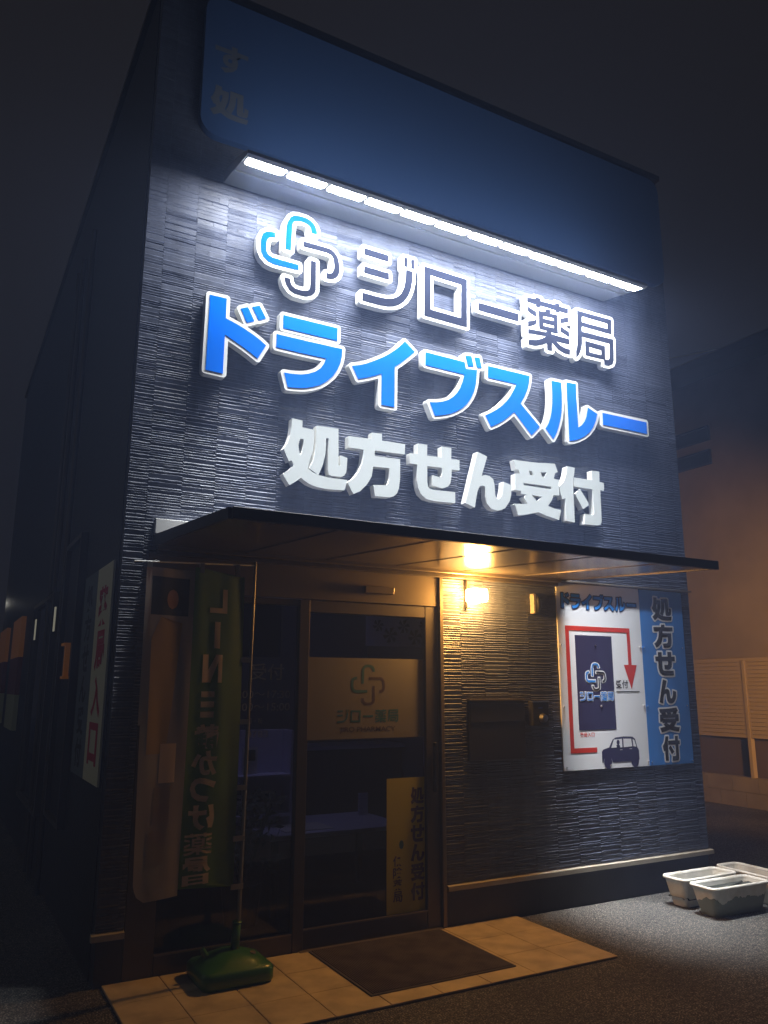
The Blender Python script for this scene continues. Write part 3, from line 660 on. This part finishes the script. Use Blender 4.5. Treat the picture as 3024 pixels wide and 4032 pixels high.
for k in range(6):
    a = k/5*1.5; rings.append([(.822+.055*math.sin(a)*.9, -.03+.04*math.cos(a)*math.cos(t), 2.165+.07*math.cos(a)*math.sin(t)) for t in [6.2832*i/14 for i in range(14)]])
q.loft(rings, DARK); q.build('dome', ds, True)
o = MB().box(-.635, -.41, -.035, .003, 2.165, 2.215, ALU2).build('door_sensor'); tag(o, 'slim brown motion sensor bar above the sliding door', 'sensor'); bevel(o, .005)

# notices on the glass
CREAM = mat('cream_film', (.13, .118, .098), .6); YEL = mat('yellow_film', (.36, .315, .015), .6); TEALP = mat('teal_print', (.02, .09, .12), .5); BRP = mat('brown_print', (.05, .03, .035), .5)
dp = thing('door_name_film', 'cream film with emblem and pharmacy name across the sliding door glass', 'window sign', (-.57, .04, 1.217))
q = MB(); q.box(-1.0175, -.139, .0375, .0392, 1.217, 1.735, CREAM); q.build('film', dp)
q = MB(); logo(q, -.700, -.441, 1.432, 1.697, .0365, (TEALP, BRP)); q.build('emblem_print', dp)
q = MB(); row_text(q, ('ji', 'ro', 'dash1', 'yaku', 'kyoku'), -.799, -.341, 1.318, 1.403, .0365, TEALP); put_text(q, 'JIRO PHARMACY', -.78, -.365, 1.252, 1.293, .0365, BRP, .01); q.build('name_print', dp)
yp = thing('yellow_door_sign', 'yellow upright sign at the lower right corner of the door glass', 'window sign', (-.28, .04, .127))
q = MB(); q.box(-.430, -.139, .0375, .0392, .1275, .956, YEL); q.build('film', yp)
q = MB()
for k, n in enumerate(('sho', 'ho', 'se', 'n', 'uke', 'tsuke')):
    zt = .894-k*.119; q.poly(fit(groups_of(n), -.248, -.145, zt-.108, zt), .0365, None, BRP)
q.build('lettering', yp); q = MB()
for k, ch in enumerate('保険薬局'): put_text(q, ch, -.383, -.314, .476-(k+1)*.0715+.006, .476-k*.0715, .0365, BRP, .02)
q.build('lettering', yp)
q = MB(); q.poly([[ell(-.32, .541, .017, .027)]], .0365, None, TEALP); q.build('drop_print', yp)
FR = mat('frosted_letters', (.30, .32, .34), .7)
wl = thing('window_lettering', 'pale opening hours lettering on the fixed window right of the banner', 'window lettering', (-1.3, .04, 1.24))
for nm, txt, x0, x1, z0, z1 in (('heading_words', '受付', -1.40, -1.175, 1.588, 1.69), ('hours_line', ':00～17:30', -1.46, -1.13, 1.478, 1.525), ('hours_line', ':00～15:00', -1.46, -1.13, 1.402, 1.449),
        ('holiday_line', '日・祝', -1.40, -1.31, 1.325, 1.36), ('phone_line', '0783', -1.41, -1.27, 1.243, 1.284)):
    q = MB(); put_text(q, txt, x0, x1, z0, z1, .0385, FR, .008); q.build(nm, wl)

# ------------------------------------------------------------ banner on its pole
PY = -.215
bn = thing('banner', 'tall green and beige cloth banner hanging from a pole in front of the window', 'banner', (-1.5, PY, 0))
def cy_(x, z): return PY+.24*min(0, x+1.5)+.006*math.sin(x*13+z*1.1)+.0035*math.sin(x*29-z*2.2)+.001*math.sin(x*61+z*5)+.009*math.sin(z*3.1)
BEI = mat('beige_cloth', (.40, .35, .29), .8, var=(5, (.34, .25, .25), .3, .7)); GRN = mat('green_cloth', (.13, .25, .05), .8, var=(4, (.10, .17, .045), .3, .7)); PNK = mat('letter_pink', (.90, .72, .58), .8)
ORA = mat('orange_cloth_print', (.46, .33, .16), .8); DKP = mat('dark_photo_print', (.035, .045, .045), .8); SKN = mat('skin_print', (.45, .26, .17), .8)
for m_ in (BEI, GRN, PNK, ORA, DKP, SKN):
    n_ = m_.node_tree; p_ = n_.nodes['Principled BSDF']; tl = n_.nodes.new('ShaderNodeBsdfTranslucent'); mx = n_.nodes.new('ShaderNodeMixShader'); mx.inputs[0].default_value = .5
    tl.inputs[0].default_value = p_.inputs['Base Color'].default_value
    n_.links.new(p_.outputs[0], mx.inputs[1]); n_.links.new(tl.outputs[0], mx.inputs[2]); n_.links.new(mx.outputs[0], n_.nodes['Material Output'].inputs[0])
def cloth(mb, loops, m, off, hole=False):
    """lay a flat shape on the waving cloth: cut it into a fine grid of quads"""
    x0 = min(p[0] for p in loops); x1 = max(p[0] for p in loops); z0 = min(p[1] for p in loops); z1 = max(p[1] for p in loops)
    nx = max(4, int((x1-x0)/.02)); nz = max(10, int((z1-z0)/.03)); vs = []; fs = []; idx = {}
    for j in range(nz+1):
        z = z0+(z1-z0)*j/nz
        xs = []
        for i in range(len(loops)):
            a, b2 = loops[i-1], loops[i]; zz = min(max(z, z0+1e-6), z1-1e-6)
            if (a[1] > zz) != (b2[1] > zz): xs.append(a[0]+(zz-a[1])/(b2[1]-a[1])*(b2[0]-a[0]))
        l, r = min(xs), max(xs)
        for i in range(nx+1):
            x = l+(r-l)*i/nx; idx[i, j] = len(vs); vs.append((x, cy_(x, z)+off, z))
    for j in range(nz):
        for i in range(nx): fs.append((idx[i, j], idx[i+1, j], idx[i+1, j+1], idx[i, j+1]))
    mb.add(vs, fs, m)
q = MB(); cloth(q, [(-1.87, .49), (-1.545, .475), (-1.545, 2.21), (-1.87, 2.215)], GRN, 0)
cloth(q, [(-2.12, .56), (-2.105, .51), (-2.06, .475), (-1.8702, .475), (-1.8702, 2.19), (-2.155, 2.19), (-2.14, 1.2)], BEI, 0)
q.build('cloth', bn, True)
q = MB(); cloth(q, [(-2.12, 1.93), (-1.90, 1.93), (-1.90, 2.14), (-2.12, 2.14)], DKP, -.0015)
cloth(q, ell(-1.995, 2.02, .034, .055), SKN, -.003); cloth(q, [(-2.10, 1.2), (-1.99, 1.2), (-1.93, 1.9), (-2.06, 1.92), (-2.11, 1.8)], ORA, -.0015)
for k in range(3): cloth(q, [(-2.02-.02*k, 1.25-.22*k), (-1.93-.02*k, 1.25-.22*k), (-1.93-.02*k, 1.05-.2*k), (-2.02-.02*k, 1.05-.2*k)], BEI if k else PNK, -.002)
q.build('photo_print', bn, True)
q = MB(); cloth(q, [(-2.156, 1.35), (-2.118, 1.35), (-2.128, 2.188), (-2.158, 2.188)], BEI, -.008); q.build('turned_edge', bn, True)
q = MB(); X0, X1 = -1.815, -1.665
def bar(x0, x1, z0, z1): cloth(q, [(x0, z0), (x1, z0), (x1, z1), (x0, z1)], PNK, -.003)
bar(-1.69, -1.66, 1.96, 2.10); bar(-1.77, -1.69, 1.96, 1.99); bar(-1.735, -1.70, 1.76, 1.91); bar(-1.80, -1.765, 1.57, 1.725)
cloth(q, [(-1.80, 1.57), (-1.75, 1.57), (-1.69, 1.725), (-1.72, 1.725)], PNK, -.003); bar(-1.705, -1.68, 1.57, 1.725)
for z in (1.38, 1.435, 1.49): bar(-1.80, -1.72, z, z+.032)
trc = lambda x, y, z: (x, cy_(x, z)+y, z)
for k, ch in enumerate('静かつけ'):
    zt = 1.345-k*.142; put_text(q, ch, -1.835, -1.685, zt-.13, zt, -.0045, PNK, .045, tr=trc, mirror=True)
q.poly(fit(groups_of('yaku'), -1.85, -1.69, .665, .775, mirror=True), -.0045, None, PNK, tr=trc)
put_text(q, '局', -1.85, -1.69, .575, .655, -.0045, PNK, .045, tr=trc, mirror=True); put_text(q, '日', -1.85, -1.70, .515, .567, -.0045, PNK, .045, tr=trc, mirror=True)
q.build('lettering', bn)
POLE = mat('pole_paint', (.25, .25, .24), .35, metal=.5)
q = MB(); q.tube((-1.505, PY, .10), (-1.492, PY, 1.35), .011, POLE); q.tube((-1.492, PY, 1.35), (-1.482, PY, 2.285), .0085, POLE); q.build('pole', bn)
q = MB(); q.tube((-1.483, PY, 2.262), (-2.23, PY-.175, 2.21), .0045, WHITE, 8); q.build('top_rod', bn)
for z in (1.70, 1.35, .99, .72, .47): q = MB(); q.box(-1.558, -1.489, PY-.013, PY-.006, z-.014, z+.014, FLASH); q.build('tie', bn)
for x in (-1.83, -1.60, -2.14): yy = PY+.235*(x+1.5); q = MB(); q.box(x-.012, x+.012, yy-.012, yy+.010, 2.185, 2.262+.07*(x+1.483), FLASH); q.build('top_loop', bn)
GP = mat('green_base_plastic', (.03, .13, .025), .35, coat=.3)
q = MB()
def rr3(hx, hy, z, r, n=6): return [(-1.545+a, PY-.005+c, z) for a, c in rrect(-hx, hx, -hy, hy, r, n)]
q.loft([rr3(.19, .165, .014, .05), rr3(.20, .175, .03, .055), rr3(.20, .175, .085, .055), rr3(.185, .16, .10, .05), rr3(.165, .145, .104, .07), rr3(.15, .13, .122, .09), rr3(.08, .08, .150, .075), rr3(.05, .05, .156, .045)], GP)
base = q.build('weight_base', bn, True)
q = MB(); q.tube((-1.52, PY, .15), (-1.512, PY, .285), .024, GP, 16, .022); q.tube((-1.512, PY, .285), (-1.512, PY, .29), .027, GP, 16); q.build('socket', base, True)
q = MB(); q.tube((-1.44, PY-.05, .118), (-1.435, PY-.06, .142), .016, DARK, 14); q.build('filler_cap', base)
q = MB(); q.tube((-1.66, PY+.03, .11), (-1.69, PY+.04, .17), .022, GP, 12, .012); q.build('grip', base)

# ------------------------------------------------------------ mat and planters
dm = thing('doormat', 'dark brown ribbed doormat in front of the sliding door', 'doormat', (-.54, -.42, .015))
q = MB(); q.box(-1.0, -.075, -.822, -.035, .0145, .021, MATEDGE); bevel(q.build('rubber_edge', dm), .002, 1)
q = MB()
for k in range(70):
    x = -.985+k*.01285; q.add([(x, -.81, .0212), (x+.0095, -.81, .0212), (x+.0095, -.047, .0212), (x, -.047, .0212), (x+.002, -.81, .0262), (x+.0075, -.81, .0262), (x+.0075, -.047, .0262), (x+.002, -.047, .0262)],
      [(4, 5, 6, 7), (0, 4, 7, 3), (1, 2, 6, 5), (0, 1, 5, 4)], MATM)
o = q.build('ribs', dm); o['kind'] = 'stuff'
PLAST2 = PLAST.copy(); PLAST2.name = 'planter_with_soil_showing'
n_ = PLAST2.node_tree; p_ = n_.nodes['Principled BSDF']; src_ = p_.inputs['Base Color'].links[0].from_socket
tc_ = n_.nodes.new('ShaderNodeTexCoord'); sx_ = n_.nodes.new('ShaderNodeSeparateXYZ'); tn_ = n_.nodes.new('ShaderNodeTexNoise'); tn_.inputs['Scale'].default_value = 9; tn_.inputs['Detail'].default_value = 5
ma_ = n_.nodes.new('ShaderNodeMath'); ma_.operation = 'MULTIPLY_ADD'; ma_.inputs[1].default_value = .16; ma_.inputs[2].default_value = .035
lt_ = n_.nodes.new('ShaderNodeMath'); lt_.operation = 'LESS_THAN'; mx_ = n_.nodes.new('ShaderNodeMix'); mx_.data_type = 'RGBA'; mx_.inputs[7].default_value = (.17, .19, .15, 1)
n_.links.new(tc_.outputs['Object'], sx_.inputs[0]); n_.links.new(tc_.outputs['Object'], tn_.inputs['Vector']); n_.links.new(tn_.outputs['Fac'], ma_.inputs[0])
n_.links.new(sx_.outputs['Z'], lt_.inputs[0]); n_.links.new(ma_.outputs[0], lt_.inputs[1]); n_.links.new(lt_.outputs[0], mx_.inputs[0]); n_.links.new(src_, mx_.inputs[6]); n_.links.new(mx_.outputs[2], p_.inputs['Base Color'])
def planter(cx, cy, lx, ly, rot, label, soil, tubm=None):
    tubm = tubm or PLAST
    t = thing('planter', label, 'planter', (cx, cy, 0), 'white plastic planters')
    def ring(hx, hy, z, r): 
        ca, sa = math.cos(rot), math.sin(rot)
        return [(cx+a*ca-c*sa, cy+a*sa+c*ca, z) for a, c in rrect(-hx, hx, -hy, hy, r, 4)]
    hx, hy = lx/2, ly/2
    q = MB(); q.loft([ring(hx-.055, hy-.045, .004, .03), ring(hx-.05, hy-.04, .02, .03), ring(hx-.012, hy-.012, .185, .035), ring(hx-.018, hy-.018, .185, .03), ring(hx-.053, hy-.045, .03, .03)], tubm, True, True)
    q.build('tub', t, True) if False else q.build('tub', t)
    q = MB(); q.loft([ring(hx-.012, hy-.012, .182, .035), ring(hx, hy, .184, .045), ring(hx+.004, hy+.004, .192, .05), ring(hx, hy, .203, .045), ring(hx-.014, hy-.014, .203, .035), ring(hx-.018, hy-.018, .187, .03)], PLAST, False, False)
    q.build('rim', t, True)
    if soil:
        q = MB(); rg = ring(hx-.026, hy-.024, 0, .03); n = len(rg); g_ = []
        for s_ in (1, .75, .5, .25): g_ += [(cx+(p[0]-cx)*s_, cy+(p[1]-cy)*s_, soil+random.uniform(-.012, .014)) for p in rg]
        g_.append((cx, cy, soil+.01)); fs = []
        for k in range(3):
            for i in range(n): fs.append((k*n+i, k*n+(i+1) % n, (k+1)*n+(i+1) % n, (k+1)*n+i))
        fs += [(3*n+i, 3*n+(i+1) % n, 4*n) for i in range(n)]
        q.add(g_, fs, SOIL); q.build('soil', t)
    return t
planter(2.02, -.345, .58, .22, .0, 'empty white plastic planter standing against the wall base', .06)
planter(1.995, -.625, .58, .235, -.04, 'white planter with dark soil nearest the camera, beside the road', .155, PLAST2)
planter(2.47, -.56, .72, .24, math.pi/2-.05, 'white planter turned sideways at the right end of the planters', .08)

# ------------------------------------------------------------ signs and openings down the left side wall
SX = BL-.004
def side_box(mb, ya, yb, z0, z1, d, m, x=None): x = SX if x is None else x; return mb.box(x-d, x, ya, yb, z0, z1, m)
SG = mat('side_sign_cream', (.80, .80, .60), .5); SB = mat('side_sign_greyblue', (.13, .17, .21), .5); SR = mat('side_sign_red', (.55, .03, .04), .5)
st = thing('side_entrance_sign', 'narrow cream sign with red vertical lettering on the left side wall', 'sign', (SX, .4, .99))
q = MB(); side_box(q, .16, .665, .99, 2.29, .012, SG); q.build('panel', st)
trs = lambda x, y, z: (SX-.0135, y, z)
def side_text(mb, ch, ya, yb, z0, z1, m):   # reads left to right from outside, so y runs backwards
    put_text(mb, ch, 0, 1, z0, z1, 0, m, .04, tr=lambda x, y, z: (SX-.0138, yb-(yb-ya)*x, z))
q = MB()
for k, ch in enumerate('薬局入口'): side_text(q, ch, .26, .56, 2.16-(k+1)*.275+.03, 2.16-k*.275, SR)
q.build('lettering', st)
st = thing('side_prescription_sign', 'narrow grey-blue sign with dark vertical lettering beside the cream sign', 'sign', (SX, .9, .99))
q = MB(); side_box(q, .672, 1.17, .99, 2.29, .012, SB); q.build('panel', st)
q = MB()
for k, ch in enumerate('処方せん受付'): side_text(q, ch, .80, 1.05, 2.22-(k+1)*.2+.02, 2.22-k*.2, BLACK)
q.build('lettering', st)
for i, (ya, yb, z0, z1, lab) in enumerate(((1.30, 2.05, .6, 2.65, 'dark shuttered side window nearest the two side signs'), (2.65, 4.25, .5, 2.35, 'wide dark side window further back along the left wall'))):
    t = thing('side_window', lab, 'window', (SX, (ya+yb)/2, z0), 'windows of the left side wall')
    q = MB(); side_box(q, ya, ya+.035, z0, z1, .05, ALU); side_box(q, yb-.035, yb, z0, z1, .05, ALU); side_box(q, ya+.036, yb-.036, z1-.035, z1, .05, ALU); side_box(q, ya+.036, yb-.036, z0, z0+.035, .05, ALU); q.build('frame', t)
    q = MB(); side_box(q, ya+.036, yb-.036, z0+.036, z1-.036, .015, GLASS if i else TRIM); q.build('pane' if i else 'shutter', t)
for ya, lab in ((1.72, 'thin grey rain pipe on the side wall nearest the street'), (2.30, 'second thin grey pipe along the side wall'), (2.62, 'third thin grey pipe beside the wide window')):
    o = MB().tube((SX-.03, ya+.5, 0), (SX-.03, ya+.5, 5.6), .022, ALU, 10).build('rain_pipe'); tag(o, lab, 'pipe', 'rain pipes')
SW = mat('reflection_glow', (.8, .8, .7), .4, emit=(1, .95, .7, .16)); SO = mat('added_amber_glow', (.9, .4, .05), .4, emit=(1, .33, .03, .03))
for ya, lab in ((2.33, 'slim pale strip imitating a window reflection on the side wall, nearer one'), (3.78, 'slim pale strip imitating a window reflection on the side wall, farther one')):
    o = MB().box(SX-.065, SX-.055, ya, ya+.05, 1.99, 2.19, SW).build('reflection_strip'); tag(o, lab, 'painted reflection', 'painted reflections')  # glowing strip in place of a reflection on a window edge
q = MB(); q.box(SX-.06, SX, 1.63, 1.80, 1.845, 1.865, SO); q.box(SX-.05, SX, 1.63, 1.68, 1.62, 1.8449, SO); q.box(SX-.06, SX, 1.60, 1.72, 1.60, 1.6199, SO)
o = q.build('amber_marker'); tag(o, 'small amber marker with added glow on the side wall beside the grey-blue sign', 'marker')  # small orange sign, its glow put into the material
# boards further down the side wall; amber light is painted on their tops
OR2 = mat('painted_orange_light', (.8, .35, .06), .5, emit=(1, .34, .05, .02)); OR3 = mat('red_board', (.22, .05, .05), .6); YG = mat('yellow_green_board', (.5, .55, .35), .6)
for ya, yb, lab in ((5.5, 6.6, 'tall side wall board with orange light painted on its top, nearer one'), (7.7, 9.0, 'tall side wall board with orange light painted on its top, farther one')):
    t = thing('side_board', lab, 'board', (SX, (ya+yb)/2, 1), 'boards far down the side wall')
    for nm, z0, z1, m in (('painted_light_top', 1.88, 2.35, OR2), ('red_middle', 1.45, 1.878, OR3), ('pale_foot', 1.05, 1.448, YG)):
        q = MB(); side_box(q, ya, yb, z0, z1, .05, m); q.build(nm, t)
o = MB().tube((-2.36, 9.7, 2.84), (-2.36, 9.72, 2.92), .04, mat('distant_lamp_glow', (1, 1, 1), .5, emit=(1, .97, .85, 8)), 10, .03).build('distant_lamp'); tag(o, 'tiny white lamp far away at the left edge', 'lamp')

# ------------------------------------------------------------ the neighbour on the right
HX = 7.5
hs = thing('neighbour_house', 'plain rendered two-storey house lit orange, right of the pharmacy', 'house', (HX+2, 4, 0))
q = MB(); q.box(HX, HX+6, -4, 13, 0, 6.53, HOUSE); q.build('wall', hs)
q = MB(); q.box(HX-.5, HX+6.3, -4.5, 13.5, 6.53, 6.66, ROOFM); q.add([(HX-.55, -4.5, 6.661), (HX-.55, 13.5, 6.661), (HX+3, 13.5, 8.1), (HX+3, -4.5, 8.1), (HX+6.5, 13.5, 6.661), (HX+6.5, -4.5, 6.661)], [(0, 3, 2, 1), (3, 5, 4, 2), (0, 5, 3), (1, 2, 4)], ROOFM); q.build('roof', hs)
for ya, yb, z0, z1 in ((3.46, 5.2, 5.47, 5.72), (3.47, 5.2, 5.07, 5.32), (1.2, 2.34, 5.2, 6.15), (1.3, 2.55, 3.05, 3.98)):
    q = MB(); q.box(HX-.03, HX-.001, ya, ya+.04, z0, z1, ROOFM); q.box(HX-.03, HX-.001, yb-.04, yb, z0, z1, ROOFM); q.box(HX-.03, HX-.001, ya+.041, yb-.041, z0, z0+.03, ROOFM); q.box(HX-.03, HX-.001, ya+.041, yb-.041, z1-.03, z1, ROOFM)
    o = q.build('window', hs); q = MB(); q.box(HX-.012, HX-.001, ya+.041, yb-.041, z0+.031, z1-.031, DARK); q.build('pane', o)
FXX = 6.5
fc = thing('slat_fence', 'beige fence of level slats on posts, lit orange right of the pharmacy', 'fence', (FXX, 3, 0))
z = .89
while z < 1.90:
    for ya, yb in ((-3, 0.55), (.6, 2.47), (2.53, 4.4), (4.46, 8)):
        q = MB(); q.box(FXX, FXX+.02, ya, yb, z, z+.047, SLATM); q.build('slat', fc)
    z += .0525
q = MB(); q.box(FXX-.01, FXX+.03, -3, 8, 1.905, 1.94, SLATM); q.build('top_rail', fc)
for y in (.575, 2.5, 4.43): q = MB(); q.box(FXX-.012, FXX+.06, y-.024, y+.024, .3, 1.904, SLATM); q.build('post', fc)
q = MB(); q.box(FXX+.1, FXX+.12, -3, 8, .3, .885, mat('gap_shade', (.12, .09, .07), .8)); q.build('gap_shade_sheet', fc)  # dark sheet stands in for the shaded gap under the slats
cw = thing('block_wall', 'low concrete block wall under the slat fence', 'wall', (FXX, 3, 0))
for k in range(28):
    ya = -3+k*.4
    for r in range(2):
        q = MB(); oy = .2*(r % 2); q.box(FXX-.05+random.uniform(-.003, .003), FXX+.09, ya+oy, ya+oy+.392, .002+r*.192, .188+r*.192, CONC); q.build('block', cw)
# overhead cable
pts = [Vector((5.2+(t*9), 6+t*-9.0, 6.9+2.2*t*t)) for t in [k/20 for k in range(21)]]
q = MB(); q.path(pts, .009, GREYW, 5); o = q.build('overhead_cable'); tag(o, 'thin overhead cable crossing the sky on the right', 'cable')

# ------------------------------------------------------------ haze volume added to imitate lens glow round the light bar
hm = bpy.data.materials.new('lens_glow_haze'); hm.use_nodes = True; n_ = hm.node_tree; n_.nodes.clear()
ho_ = n_.nodes.new('ShaderNodeOutputMaterial'); hv = n_.nodes.new('ShaderNodeVolumePrincipled')
hv.inputs['Color'].default_value = (.42, .56, 1, 1); hv.inputs['Density'].default_value = HAZE; hv.inputs['Anisotropy'].default_value = .15
n_.links.new(hv.outputs[0], ho_.inputs['Volume'])
if HAZE > 0:
    q = MB(); q.box(-45, 45, -45, 45, -1.3, 14, hm); o = q.build('haze'); o['kind'] = 'stuff'; o.display_type = 'WIRE'
